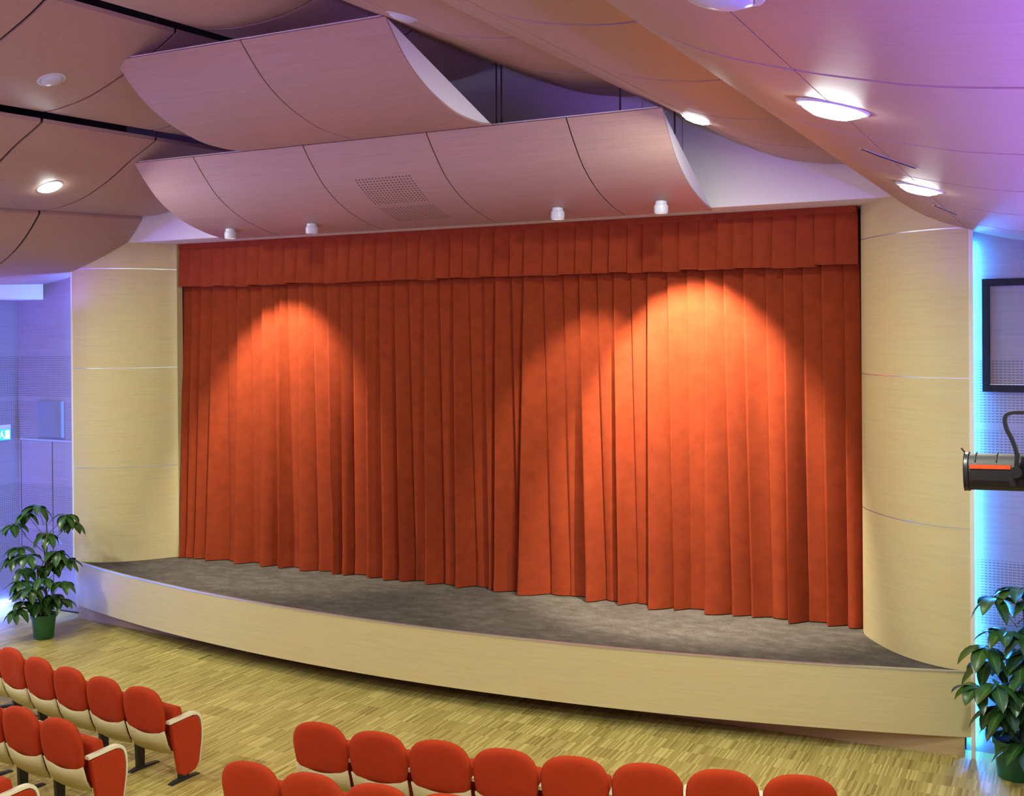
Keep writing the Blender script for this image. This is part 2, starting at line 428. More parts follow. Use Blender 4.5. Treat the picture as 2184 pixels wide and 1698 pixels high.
# ------------------------------------------------------------ curtains (folds follow the photographed creases)
CR = [(389,403,1),(408,412,.8),(427,428,.8),(452,456,1),(481,488,.2),(505.5,516,1),(530,540,.15),(557,571,1),(581,590,.25),(595,609,1),(609,625,.2),(636,653,1),(666,683,.5),(696,723,1.1),(725,741,.9),(750,757,.4),(778,794,1),(808,829,1.1),(840,862,1),
      (871,885,.35),(903,916,1),(936,947,.35),(965,982,1.1),(998,1010,.3),(1031,1043,.6),(1055,1060,1),(1090,1105,.5),(1116,1113,1.2),(1157,1167,.12),(1199,1209,.12),(1234,1254,1),(1271,1285,.15),(1307,1322,1),(1343,1352,.3),(1379,1388,1.2),(1421,1437,.8),(1462,1465,.2),(1502,1503,.9),(1541,1560,.7),(1583,1600,.6),(1630,1640,.3),(1669,1682,1),(1710,1718,.3),(1750,1762,.7),(1798,1805,.5),(1828,1842,1)]
f_ = 2344.5406; CC = M.translation
def unproj(px, py, y):
    D = F_+R_*((px-1092)/f_)-U_*((py-849+129.41)/f_); t_ = (y-CC.y)/D.y; return CC+D*t_
TOPX = [unproj(a, 615-(a-388)*.034, .1).x for a, b, w in CR]
BOTX = [unproj(b, 1192+(b-403)*.103, .06+.0).x for a, b, w in CR]
WT = [w for a, b, w in CR]
def make_curtain(name, i0, i1, label, end_pad):
    NZ = 26; zt, zb = 5.40, .835
    cols = []  # each column: (i, frac, kind)
    rows = [[] for _ in range(NZ+1)]
    for i in range(i0, i1):
        for kz in range(NZ+1):
            t_ = kz/NZ                      # 0 top, 1 bottom
            z = lerp(zt, zb, t_); tt = max(0, (t_-.12)/.88)
            e = tt**1.15
            def cx(j): return lerp(TOPX[j], BOTX[j], e)
            x0, x1 = cx(i), cx(i+1); w = x1-x0
            A = lerp(.08, .23*WT[i], e**.8) if WT[i] > .3 else lerp(.06, .03, e)
            An = lerp(.08, .23*WT[i+1], e**.8) if WT[i+1] > .3 else lerp(.06, .03, e)
            base = .19+.02*lerp(x0, x1, .5)*e
            wob = .012*sin(i*2.7+t_*5.0)*tt
            bul = (.4+.6*sin(i*1.9))*.06*e
            r_ = rows[kz]
            for q in (0.0, .04, .12, .25, .4, .55, .7, .85, .97):
                yy = base-A*(1-q)**1.1-bul*sin(pi*q)**1.0+wob*sin(pi*q)
                if q == 0: yy += .012
                r_.append(Vector((x0+w*q*1.0, yy, z)))
            # tuck back under the next pleat
            r_.append(Vector((x1+min(.02, w*.15), base+.01, z)))
            r_.append(Vector((x1+min(.015, w*.12), lerp(base, base-An, .45), z)))
    # hem: slight break near the floor
    for kz in range(NZ-1, NZ+1):
        for p in rows[kz]: p.y -= .008*(kz-NZ+2)
    mb = MB(); mb.grid(rows)
    e = empty(name, (lerp(TOPX[i0], TOPX[i1], .5), .1, .83))
    tag(e, label, 'curtain', 'rust red velvet stage curtains')
    o = mb.build('drape', M_velvet, e, smooth=True, ang=75); inv(o, e)
    # hem band
    mb = MB(); r1 = [p+Vector((0, -.004, 0)) for p in rows[NZ]]; r0 = [lerp(rows[NZ-1][k], rows[NZ][k], .35)+Vector((0, -.004, 0)) for k in range(len(r1))]
    mb.grid([r0, r1]); o = mb.build('hem', M_velvet, e, smooth=True, ang=75); inv(o, e)
    return e
make_curtain('stage_curtain', 0, 27, 'rust red velvet curtain covering the left half of the stage opening', 0)
make_curtain('stage_curtain', 27, len(CR)-1, 'rust red velvet curtain covering the right half of the stage opening', 0)

# valance
vx0, vx1 = -4.885, 4.86
e = empty('valance', (0, 0, 4.82)); tag(e, 'short pleated rust red velvet valance across the top of the stage opening', 'valance')
mb = MB(); NP = 44; rows = [[] for _ in range(9)]
rr = random.Random(3); edges = [lerp(vx0, vx1, i/NP)+(rr.uniform(-.025, .025) if 0 < i < NP else 0) for i in range(NP+1)]
amp = [rr.uniform(.6, 1.15) for _ in range(NP+1)]; ph = [rr.uniform(0, 6) for _ in range(NP+1)]
for i in range(NP):
    for k in range(9):
        t_ = k/8; z = lerp(5.474, 4.83+.006*sin(i*.9)+.010*sin(ph[i]), t_)
        A = amp[i]*lerp(.03, .075, t_)
        x0, x1 = edges[i], edges[i+1]; w = x1-x0; x0 += .008*sin(ph[i])*t_; 
        for q in (0, .05, .25, .5, .75, .95):
            rows[k].append(Vector((x0+w*q, .015-A*(1-q)-.016*sin(pi*q)*sin(t_*pi*.9+ph[i]*.2)-.01, z)))
        rows[k].append(Vector((x1+.012, .012, z)))
mb.grid(rows); o = mb.build('cloth', M_velvet, e, smooth=True, ang=60); inv(o, e)
mb = MB(); mb.box(vx0, vx1, -.03, .012, 5.40, 5.474); o = mb.build('heading_band', M_velvet, e); inv(o, e)

# ------------------------------------------------------------ hung reflectors
def reflector(name, w, prof, cuts, seam_s, label, perf_index=None, chord_back=True):
    P = [Vector((0, q.x, q.y)) for q in smoothpts([(y, z, 0) for y, z in prof], 5)]
    s_ = [0]
    for a, b in zip(P[:-1], P[1:]): s_.append(s_[-1]+(b-a).length)
    e = empty(name, (0, P[0].y, P[0].z)); tag(e, label, 'acoustic reflector', 'curved acoustic reflectors hung over the stage front')
    def off(i, d):
        a, b = P[max(i-1, 0)], P[min(i+1, len(P)-1)]; t_ = (b-a).normalized(); n = Vector((0, -t_.z, t_.y))
        return P[i]+n*d
    for ci, (x0, x1) in enumerate(zip(cuts[:-1], cuts[1:])):
        mb = MB(); uv = []
        g0 = .008 if ci else 0; g1 = .008 if ci < len(cuts)-2 else 0
        rng = [[i for i in range(len(P)) if s_[i] <= seam_s], [i for i in range(len(P)) if s_[i] >= seam_s]]
        for ri, rg in enumerate(rng):
            lower = [(P[i], off(i, .02), s_[i]) for i in rg]
            sp_ = None
            k = next(i for i in range(len(P)-1) if s_[i] <= seam_s <= s_[i+1]); tt = (seam_s-s_[k])/(s_[k+1]-s_[k])
            pj = P[k].lerp(P[k+1], tt); oj = off(k, .02).lerp(off(k+1, .02), tt); d = (P[k+1]-P[k]).normalized()*.0012
            if ri == 0: lower.append((pj-d, oj-d, seam_s))
            else: lower.insert(0, (pj+d, oj+d, seam_s))
            rows = []
            for X_ in (x0+g0, x1-g1):
                rows.append([Vector((X_, a.y, a.z)) for a, b, c in lower]+[Vector((X_, b.y, b.z)) for a, b, c in lower[::-1]])
            m_ = len(rows[0]); o_ = mb.grid(rows, close_v=True)
            mb.f.append(tuple(o_+k2 for k2 in range(m_))[::-1]); mb.f.append(tuple(o_+m_+k2 for k2 in range(m_)))
            ss = [c for a, b, c in lower]+[9-c for a, b, c in lower[::-1]]
            for X_ in (x0+g0, x1-g1): uv += [(X_, q) for q in ss]
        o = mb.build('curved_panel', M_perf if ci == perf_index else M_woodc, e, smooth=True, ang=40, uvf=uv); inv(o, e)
        if ci == perf_index: o['label'] = 'curved panel with a patch of small drilled holes'
    for X_ in cuts[1:-1]:
        mb = MB(); mb.grid([[Vector((X_+dx, off(i, d_).y, off(i, d_).z)) for i in range(len(P))] for dx, d_ in ((-.03, .016), (.03, .016), (.03, .024), (-.03, .024))], close_u=True)
        inv(mb.build('joint_strip', M_dark, e), e)
    # white end boards between curve and chord
    for s in (-1, 1):
        mb = MB(); pts = [Vector((s*(w-.012), off(i, .021).y, off(i, .021).z)) for i in range(len(P))]
        mb.prism(pts if s > 0 else pts[::-1], (-s*.018, 0, 0)); o = mb.build('end_board', M_cap, e); inv(o, e)
    # flat back board
    a, b = off(0, .022), off(len(P)-1, .022); n = Vector((0, -(b-a).z, (b-a).y)).normalized()
    mb = MB(); mb.prism([(-w+.05, a.y, a.z), (w-.05, a.y, a.z), (w-.05, b.y, b.z), (-w+.05, b.y, b.z)], tuple(n*.012))
    o = mb.build('back_board', M_cap, e); inv(o, e)
    return e, P, a, b
LP = [(-2.28, 6.265), (-2.1, 6.06), (-1.85, 5.83), (-1.48, 5.632), (-1.05, 5.503), (-.645, 5.438)]
UP = [(-4.29, 6.885), (-4.1, 6.70), (-3.9, 6.545), (-3.67, 6.425), (-3.42, 6.335), (-3.04, 6.25), (-2.6, 6.235), (-2.33, 6.262)]
er, LPs, la, lb = reflector('acoustic_reflector', 3.447, LP, [-3.447, -2.48, -.84, .80, 2.44, 3.447], 1.05,
    'wide curved wooden acoustic reflector of five panels hanging just above the stage curtain', 2)
eu, UPs, ua, ub = reflector('acoustic_reflector', 1.62, UP, [-1.62, 0.0, 1.62], 1.02,
    'shorter curved wooden acoustic reflector of two panels hanging in front of the wider one')
for e, pts, r, m_ in ((er, [(-3.2, -2.15, 6.3), (3.2, -2.15, 6.3), (3.2, -.9, 5.6), (-3.2, -.9, 5.6)], .004, M_cable),
                      (eu, [(-1.25, -4.1, 6.85), (1.3, -4.1, 6.85), (1.2, -2.6, 6.4), (-1.2, -2.6, 6.4)], .004, M_cable),
                      (er, [(1.56, -2.1, 6.3), (1.62, -2.1, 6.3), (3.38, -1.7, 6.1), (2.95, -2.1, 6.3)], .009, M_blackcable)):
    for q in pts:
        mb = MB(); mb.tube([q, (q[0], q[1], 8.1)], r, 6)
        o = mb.build('hanging_cable', m_, e); inv(o, e)

# ------------------------------------------------------------ can lights under the wide reflector
def can_light(x, lit, label, tilt, kind):
    zs = 5.494
    e = empty('can_light', (x, -1.1, zs)); tag(e, label, 'spotlight', 'small white can lights under the wide reflector')
    mt = Matrix.Translation((0, 0, -.02))
    mb = MB(); mb.lathe([(0, .03), (.05, .03), (.062, .02), (.062, -.015), (.05, -.02), (0, -.02)], n=24); mb.build('mount', M_lampw, e, smooth=True, ang=35)
    mb = MB(); mb.lathe([(.04, 0), (.070, -.012), (.077, -.03), (.077, -.085), (.072, -.105), (.064, -.105), (.058, -.08), (0, -.07)], n=28)
    mb.build('housing', M_lampw, e, smooth=True, ang=35)
    mb = MB(); mb.lathe([(.055, -.084), (0, -.084)], n=20)
    mb.build('lamp_face', M_glowwarm if lit else M_glassoff, e)
    if lit:
        ld = bpy.data.lights.new('can_lamp', 'SPOT'); ld.energy = P_CAN[kind]*3; ld.color = (1.0, .86, .68)
        ld.spot_size = radians(tilt[1]); ld.spot_blend = .55; ld.shadow_soft_size = .03
        lo = bpy.data.objects.new('can_lamp', ld); COL.objects.link(lo); lo.parent = e
        lo.location = (0, .01, -.115); d = Vector((tilt[2], cos(radians(tilt[0])), -sin(radians(tilt[0]))))
        lo.rotation_euler = d.to_track_quat('-Z', 'Y').to_euler()
M_glowwarm = mat('halogen_glow', (1, 1, 1), .5, emis=(1, .8, .55), estr=3.0)
can_light(-2.95, True, 'lit white can light, leftmost of the four under the wide reflector', (66, 70, 0), 'a')
can_light(-1.62, False, 'unlit white can light, second from left of the four under the wide reflector', None, 'b')
can_light(1.80, True, 'lit white can light, third from left of the four under the wide reflector', (70, 66, 0), 'c')
can_light(3.02, True, 'lit white can light, rightmost of the four under the wide reflector', (62, 70, 0), 'd')

# ------------------------------------------------------------ round ceiling downlights
def downlight(b, x, y, lit, label, group, power=1.0, dia=.27):
    z = cz(b, x, y); h = .02
    dzx = (cz(b, x+h, y)-cz(b, x-h, y))/(2*h); dzy = (cz(b, x, y+h)-cz(b, x, y-h))/(2*h)
    n = Vector((dzx, dzy, -1)).normalized()
    e = empty('ceiling_downlight', (x, y, z)); tag(e, label, 'ceiling light', group)
    q = n.to_track_quat('-Z', 'Y').to_matrix().to_4x4()
    if lit: dia = .31
    r = dia/2
    mb = MB(); mb.lathe([(r-.03, .03), (r-.03, -.004), (r-.022, -.014), (r, -.010), (r+.004, .0), (r, .03)], n=40, mt=q); mb.build('trim_ring', M_lampw, e, smooth=True, ang=35)
    mb = MB(); mb.lathe([(r-.028, -.004), (r*.8, -.022), (r*.5, -.042), (0, -.05)], n=40, mt=q); mb.build('diffuser', M_glow if lit else M_glassoff, e, smooth=True)
    if lit:
        ld = bpy.data.lights.new('downlight_lamp', 'AREA'); ld.shape = 'DISK'; ld.size = dia*.8; ld.energy = P_DOWN*power
        ld.color = (.95, 1.0, .80)
        lo = bpy.data.objects.new('downlight_lamp', ld); COL.objects.link(lo); lo.parent = e
        lo.location = n*.06; lo.rotation_euler = n.to_track_quat('-Z', 'Y').to_euler()
G = 'round downlights recessed in the curved ceiling'
downlight(2, -4.03, -3.06, True, 'glowing round downlight at the left edge, above the left curved wall', G, .75)
downlight(1, -2.03, -4.72, False, 'unlit round downlight in the upper left ceiling panel', G)
downlight(1, 2.09, -4.74, False, 'unlit round downlight seen edge-on above the shorter reflector', G)
downlight(2, 3.97, -2.86, True, 'glowing round downlight beside the right end of the wide reflector', G, .75)
downlight(3, 6.03, -4.45, True, 'glowing round downlight nearest the right front wall', G)
downlight(3, 6.04, -7.52, True, 'large glowing round downlight, brightest one at upper right', G)
downlight(3, 6.08, -9.38, False, 'large unlit round downlight cut by the top edge at upper right', G)
for x, y, b in ((-4.03, -8.1, 2), (3.97, -8.1, 2), (-4.03, -12.4, 2), (3.97, -12.4, 2), (-6.03, -4.9, 3), (-6.03, -8.6, 3)):
    downlight(b, x, y, True, 'glowing round downlight over the seats behind the camera side', G, 1.15)

# slim air slots in the ceiling
def air_slot(b, p0, p1, label):
    p0, p1 = Vector(p0), Vector(p1); c = (p0+p1)/2; d = (p1-p0).normalized(); nn_ = Vector((-d.y, d.x))
    e = empty('air_slot', (c.x, c.y, cz(b, c.x, c.y))); tag(e, label, 'air vent', 'slim air slots in the ceiling')
    mb = MB(); m2 = MB(); n = 8
    for k in range(n):
        for q, w_, dz in ((mb, .028, -.008), (m2, .010, -.011)):
            a_, b2 = p0.lerp(p1, k/n), p0.lerp(p1, (k+1)/n)
            pts = [a_-nn_*w_, b2-nn_*w_, b2+nn_*w_, a_+nn_*w_]
            q.prism([(v_.x-c.x, v_.y-c.y, cz(b, v_.x, v_.y)+.003-e.location.z) for v_ in pts], (0, 0, dz))
    mb.build('slot_frame', M_alu, e); m2.build('slot_opening', M_dark, e)
air_slot(2, (3.95, -4.52), (4.01, -3.95), 'slim slotted air vent in the ceiling above the wide reflector end')
air_slot(3, (5.93, -6.10), (6.15, -5.68), 'slim slotted air vent between the two bright right-hand downlights')
air_slot(3, (5.99, -3.10), (6.10, -2.64), 'slim slotted air vent closest to the right front wall')

# ------------------------------------------------------------ side features
def led(name, p0, p1, r, label, estr_m=None):
    mb = MB(); mb.tube([p0, p1], r, 8); o = mb.build(name, estr_m or M_led)
    tag(o, label, 'led strip', 'blue led strips on the walls'); return o
M_led2 = mat('added_led_upright', (0.1, 0.2, 1), 0.5, emis=(.09, .12, 1.0), estr=210.0)
M_led3 = mat('cyan_led', (0.1, 0.2, 1), 0.5, emis=(.085, .18, 1.0), estr=280.0)
M_led6 = mat('added_led_left', (0.1, 0.2, 1), 0.5, emis=(.24, .12, 1.0), estr=310.0)
M_led8 = mat('cyan_led_right', (0.1, 0.2, 1), 0.5, emis=(.03, .25, 1.0), estr=230.0)
M_led7 = mat('floor_led', (0.1, 0.2, 1), 0.5, emis=(.085, .18, 1.0), estr=110.0)
M_led5 = mat('added_led_rear', (0.1, 0.2, 1), 0.5, emis=(.34, .13, 1.0), estr=330.0)
M_led4 = mat('added_led_right', (0.1, 0.2, 1), 0.5, emis=(.24, .12, 1.0), estr=130.0)
led('led_strip', (6.072, -.80, .06), (6.072, -.80, 4.95), .010, 'vertical blue led strip behind the right edge of the stage wall', M_led8)
led('led_strip', (-6.072, -.80, .25), (-6.072, -.80, 4.95), .010, 'vertical blue led strip behind the left edge of the stage wall', M_led3)
led('led_strip', (-7.46, -.95, .10), (-7.46, -5.5, .10), .014, 'blue led strip along the foot of the left side wall', M_led7)
for s, w in ((-1, 'left'), (1, 'right')):
    ls = led('led_strip', (s*7.47, -2.5, .15), (s*7.47, -2.5, 4.5), .016, 'added unseen upright blue led strip behind a cover on the %s side wall' % w, M_led2)  # added out of view to wash the side and front walls blue
    mb = MB(); xa, xb = sorted((s*7.40, s*7.38)); mb.box(xa, xb, -2.62, -2.38, .1, 4.55); mb.box(min(s*7.498, s*7.39), max(s*7.498, s*7.39), -2.63, -2.60, .1, 4.55)
    mb.build('cover', M_white, ls)  # unseen baffle, added to keep this strip's light near the wall
    ls = led('led_strip', (s*7.30, -1.9, 4.40), (s*7.30, -15.5, 4.40), .016, 'added unseen blue led strip tinting the ceiling, %s side wall' % w, M_led4 if s > 0 else M_led6)  # added beyond the view to throw blue onto the ceiling
    mb = MB(); mb.box(min(s*7.498, s*7.12), max(s*7.498, s*7.12), -15.6, -1.8, 4.32, 4.34); mb.box(min(s*7.14, s*7.12), max(s*7.14, s*7.12), -15.6, -1.8, 4.34, 4.42)
    mb.build('added_ledge', M_white, ls)  # added with the strip to shield the room below from it

ls = led('led_strip', (-5.6, -15.7, 4.0), (5.6, -15.7, 4.0), .02, 'added unseen violet led strip tinting the ceiling from the rear wall', M_led5)  # added behind the camera to turn ceiling bays and reflectors violet
mb = MB(); mb.box(-5.8, 5.8, -16.098, -15.45, 3.90, 3.92); mb.box(-5.8, 5.8, -15.47, -15.45, 3.92, 4.01); mb.build('added_ledge', M_white, ls)

# duct along the left side wall
mb = MB(); mb.box(-7.499, -6.92, -1.80, -.752, 4.675, 4.95)
tag(mb.build('boxed_duct', M_duct, bevel=.004), 'white boxed duct under the ceiling at upper left, glowing blue', 'duct')
# left front wall: double door, rail, speaker
mb = MB(); mb.box(-7.45, -6.1, -.765, -.75, 2.535, 2.56); struct('trim_3', mb, M_alu)
mb = MB(); mb.box(-6.757, -6.742, -.7515, -.75, 0.02, 2.53); mb.box(-7.45, -7.435, -.7515, -.75, 0, 2.53)
d1 = struct('door_1', mb, M_dark)
for x0, x1 in ((-7.43, -6.76), (-6.74, -6.10)):
    mb = MB(); mb.box(x0, x1, -.758, -.7505, .02, 2.53); mb.build('door_leaf', M_slotx, d1)
mb = MB(); mb.box(-7.02, -6.50, -.80, -.75, 2.60, 3.145); sp_ = mb.build('wall_speaker', M_grille, bevel=.006)
tag(sp_, 'flat grey square loudspeaker on the slotted left front wall', 'speaker')
mb = MB(); mb.box(-7.005, -6.515, -.806, -.80, 2.615, 3.13); mb.build('grille', M_grille, sp_)
# baseboards
mb = MB(); mb.box(-7.5, -6.0, -.768, -.75, 0, .02); struct('baseboard_front_left', mb, M_dark)
mb = MB(); mb.box(-7.5, -7.485, -5.5, -.77, 0, .06); struct('baseboard_left', mb, M_white)

# exit sign on the left side wall
es = empty('exit_sign', (-7.5, -1.12, 2.55)); tag(es, 'green and white running man exit sign on the left wall', 'exit sign')
mb = MB(); mb.box(0, .03, -.21, .21, 0, .235); mb.build('housing', M_lampw, es, bevel=.004)
mb = MB(); mb.box(.03, .033, -.205, .205, .005, .165); mb.build('green_face', M_signg, es)
mb = MB()
def sq(y0, y1, z0, z1): mb.box(.033, .035, y0, y1, z0, z1)
sq(.10, .185, .02, .15)
mb.prism([(.033, -.06, .085), (.033, .0, .085), (.033, .0, .11), (.033, -.06, .11)], (.002, 0, 0))
mb.prism([(.033, -.10, .085), (.033, -.05, .055), (.033, -.05, .115)], (.002, 0, 0))
mb.prism([(.033, .02, .12), (.033, .05, .125), (.033, .075, .09), (.033, .05, .07), (.033, .03, .075)], (.002, 0, 0))
mb.prism([(.033, .03, .075), (.033, .045, .07), (.033, .035, .045), (.033, .005, .03), (.033, .0, .04), (.033, .022, .052)], (.002, 0, 0))
mb.prism([(.033, .05, .075), (.033, .07, .08), (.033, .09, .05), (.033, .085, .02), (.033, .07, .02), (.033, .073, .046)], (.002, 0, 0))
mb.lathe([(0, .0), (.013, .0), (.013, .002), (0, .002)], n=16, mt=Matrix.Translation((.033, .055, .138)) @ Matrix.Rotation(pi/2, 4, 'Y'))
mb.build('running_man_symbol', M_signw, es)

# black frame on the right front wall
fr = MB(); x0, x1, z0, z1, w = 6.165, 7.25, 3.515, 4.605, .068
fr.box(x0, x1, -.80, -.752, z1-w, z1); fr.box(x0, x1, -.80, -.752, z0, z0+w)
fr.box(x0, x0+w, -.80, -.752, z0+w, z1-w); fr.box(x1-w, x1, -.80, -.752, z0+w, z1-w)
fo = fr.build('wall_frame', M_blackframe, bevel=.004); tag(fo, 'black square frame on the blue-lit right front wall', 'frame')
mb = MB(); mb.box(x0+w, x1-w, -.795, -.752, z0+w, z0+w+.006); mb.build('lower_inner_edge', M_white, fo)

# ------------------------------------------------------------ theatre spotlight on the right wall
tsp = empty('theatre_spotlight', (6.78, -7.2, 3.6)); tag(tsp, 'black theatre spotlight with orange edge on a curved yoke, cut by the right edge', 'spotlight')
ax = Vector((1, -.04, .03)).normalized(); fw = Vector((.04, 1, 0)).normalized(); upv = Vector((0, 0, 1))
cen = CC+(F_+R_*((2195-1092)/f_)-U_*((1011-849+129.41)/f_))*5.0
TM = Matrix((ax, fw, ax.cross(fw))).transposed().to_4x4()
def TL(p): return (TM @ Vector(p))+cen-Vector(tsp.location)
L0, L1 = -.262, .20
sec = [(-.072, -.055), (-.08, -.03), (-.08, .025), (-.066, .058), (-.035, .083), (.0, .09), (.04, .083), (.068, .058), (.08, .02), (.078, -.04), (.06, -.068), (.02, -.078), (-.045, -.074)]
def body(x0, x1, sc, name, m_, pts=sec):
    mb = MB(); rows = [[TL((X_, a*sc, b*sc)) for a, b in pts] for X_ in (x0, x1)]
    n = len(pts); o_ = mb.grid(rows, close_v=True); mb.f.append(tuple(range(n))[::-1]); mb.f.append(tuple(range(n, 2*n)))
    return mb.build(name, m_, tsp, smooth=True, ang=50, bevel=.003)
body(L0, L1, 1.0, 'body', M_lampgrey)
body(L0-.008, L0+.012, 1.06, 'front_rim', M_blackmetal)
mb = MB(); rows = [[TL((X_, a, b)) for a, b in ((-.0835, .028), (-.0755, .046), (-.0725, .044), (-.0805, .028))] for X_ in (L0+.02, -.07)]
mb.grid(rows, close_v=True); mb.build('orange_stripe', M_orange, tsp)
mb = MB(); rows = [[TL((X_, a, b)) for a, b in ((-.084, .02), (-.084, -.025), (-.078, -.025), (-.078, .02))] for X_ in (L0+.02, -.02)]
mb.grid(rows, close_v=True); mb.build('side_slot', M_blackmetal, tsp)
for k in range(5):
    mb = MB(); X_ = -.22+k*.09
    rows = [[TL((X_+d_, a*1.03, b*1.03)) for a, b in sec[3:9]] for d_ in (-.002, .002)]
    mb.grid(rows); mb.build('cooling_fin', M_lampgrey, tsp, solid=.004)
def flat_bar(path, wdt, th, name, m_):
    mb = MB(); rows = []
    P_ = smoothpts(path, 6)
    for i, p in enumerate(P_):
        d = (P_[min(i+1, len(P_)-1)]-P_[max(i-1, 0)]).normalized(); sd = Vector((0, 1, 0)); nn_ = d.cross(sd).normalized()
        rows.append([TL(p+nn_*th/2*a+sd*wdt/2*b) for a, b in ((-1, -1), (1, -1), (1, 1), (-1, 1))])
    o_ = mb.grid(rows, close_v=True); mb.f.append((0, 1, 2, 3)); k = (len(rows)-1)*4; mb.f.append((k+3, k+2, k+1, k))
    return mb.build(name, m_, tsp, smooth=True, ang=50)
flat_bar([(-.045, -.10, .03), (-.04, -.10, .10), (-.055, -.10, .16), (-.078, -.10, .215), (-.082, -.10, .262), (-.06, -.10, .283), (.0, -.10, .287), (.25, -.10, .287), (.72, -.10, .287)], .035, .016, 'yoke', M_blackmetal)
mb = MB(); mb.tube([TL((-.045, -.12, .02)), TL((-.045, -.085, .02))], .026, 16); mb.build('lock_knob', M_blackmetal, tsp, smooth=True, ang=40)
mb = MB(); mb.tube([TL((-.06, -.098, -.03)), TL((-.06, -.08, -.03))], .016, 12); mb.tube([TL((-.025, -.098, -.028)), TL((-.025, -.08, -.028))], .013, 12); mb.build('adjusting_screws', M_blackmetal, tsp, smooth=True, ang=40)
mb = MB(); mb.tube([TL((L0-.004, -.02, .095)), TL((L0-.02, -.02, .115))], .004, 6); mb.build('colour_frame_clip', M_blackmetal, tsp)
pe = TL((.70, -.10, .287))
mb = MB(); mb.tube([pe, Vector((7.5-tsp.location.x, pe.y, pe.z))], .02, 10); mb.build('wall_bracket', M_blackmetal, tsp)

# ------------------------------------------------------------ potted plants
def leaf(mb, uv, base, d, L_, W, droop):
    d = Vector(d).normalized(); side = d.cross(Vector((0, 0, 1)))
    if side.length < .01: side = Vector((1, 0, 0))
    side.normalize(); n = 6; rows = []; p = Vector(base); dd = d.copy(); o_ = len(mb.v)
    for i in range(n+1):
        t_ = i/n; w = W*max(.04, sin(pi*min(1, t_**.8*1.02))**.7) if t_ < 1 else .004
        up = side.cross(dd).normalized()
        rows.append([p-side*w/2+up*w*.14, p, p+side*w/2+up*w*.14]); uv += [(0, t_), (.5, t_), (1, t_)]
        p = p+dd*(L_/n); dd = (dd+Vector((0, 0, -droop/n))).normalized()
    mb.grid(rows)
def plant(name, loc, hubs, height, pot_r, pot_h, label, seed, leafL):
    rg = random.Random(seed); e = empty(name, loc); tag(e, label, 'potted plant', 'green umbrella plants in pots')
    mb = MB(); mb.lathe([(0, 0), (pot_r*.74, 0), (pot_r*.78, .01), (pot_r*.95, pot_h*.86), (pot_r*1.03, pot_h*.87), (pot_r*1.05, pot_h), (pot_r*.98, pot_h), (pot_r*.94, pot_h*.9), (pot_r*.9, pot_h*.88)], n=32)
    mb.build('pot', M_pot, e, smooth=True, ang=40)
    mb = MB(); mb.lathe([(0, pot_h*.9), (pot_r*.93, pot_h*.88)], n=24); mb.build('soil', M_soil, e)
    ms = MB(); ml = MB(); uv = []
    rx = Vector((R_.x, R_.y, 0)).normalized(); fy = Vector((F_.x, F_.y, 0)).normalized()
    for k in range(3):
        a = k*2.1; b0 = Vector((cos(a)*.04, sin(a)*.04, pot_h*.85)); top = height*(.93, .72, .5)[k]
        ms.tube([b0, b0+Vector((.02*cos(a*3), .02*sin(a), top*.35)), b0+Vector((.04*cos(a), .03*sin(a), top*.7)), b0+Vector((.03*cos(a*2), .03*sin(a*2), top-pot_h*.85))], [.013, .012, .010, .006], 8)
    extra = [(du+rg.uniform(-.12, .12), z-rg.uniform(.05, .2), dep+rg.uniform(-.25, .25)) for du, z, dep in hubs[3:] if z > pot_h+.25][::2]
    for du, z, dep in list(hubs)+extra:
        h = rx*du+fy*dep+Vector((0, 0, z)); zs = max(pot_h, z-.22-abs(du)*.3); zs = min(zs, height*.9)
        st_ = Vector((.02, .0, zs)); mid = st_.lerp(h, .55)+Vector((0, 0, -.01))
        ms.tube([st_, mid, h], [.005, .004, .003], 5)
        n = rg.choice((6, 7, 7, 8)); a0 = rg.uniform(0, 6.3)
        for i in range(n):
            a = a0+2*pi*i/n+rg.uniform(-.2, .2); el = rg.uniform(-.55, .1)
            leaf(ml, uv, h, (cos(a)*cos(el), sin(a)*cos(el), sin(el)), leafL*rg.uniform(.8, 1.12), leafL*.44*rg.uniform(.85, 1.1), rg.uniform(.9, 1.6))
    ms.build('stem', M_stem, e, smooth=True)
    ml.build('foliage', M_leaf, e, smooth=True, uvf=uv)
    return e
hl = [(79,1081),(51,1096),(20,1122),(132,1103),(96,1141),(30,1173),(72,1181),(121,1177),(132,1200),(47,1215),(85,1213),(102,1230),(134,1243),(57,1258),(109,1271),(130,1281),(47,1294),(94,1283),(75,1250)]
rl = random.Random(5)
plant('potted_plant', (-5.60, -1.90, 0), [((a-92)/156.6, (1362-b)/156.6, rl.uniform(-.18, .18)) for a, b in hl], 1.75, .165, .33,
      'tall umbrella plant in a green pot at the left of the stage', 11, .27)
hr = [(2119,1265),(2165,1246),(2195,1262),(2095,1368),(2165,1333),(2205,1320),(2163,1417),(2092,1430),(2205,1410),(2119,1482),(2175,1475),(2144,1522),(2190,1530),(2157,1562),(2215,1480),(2130,1330),(2180,1380),(2140,1450),(2225,1350)]
plant('potted_plant', (6.46, -1.26, 0), [((a-2165)/232, (1650-b)/232, (rl.uniform(-.3, .0))) for a, b in hr], 1.72, .20, .36,
      'tall umbrella plant in a green pot before the blue-lit wall at the right edge', 23, .30)

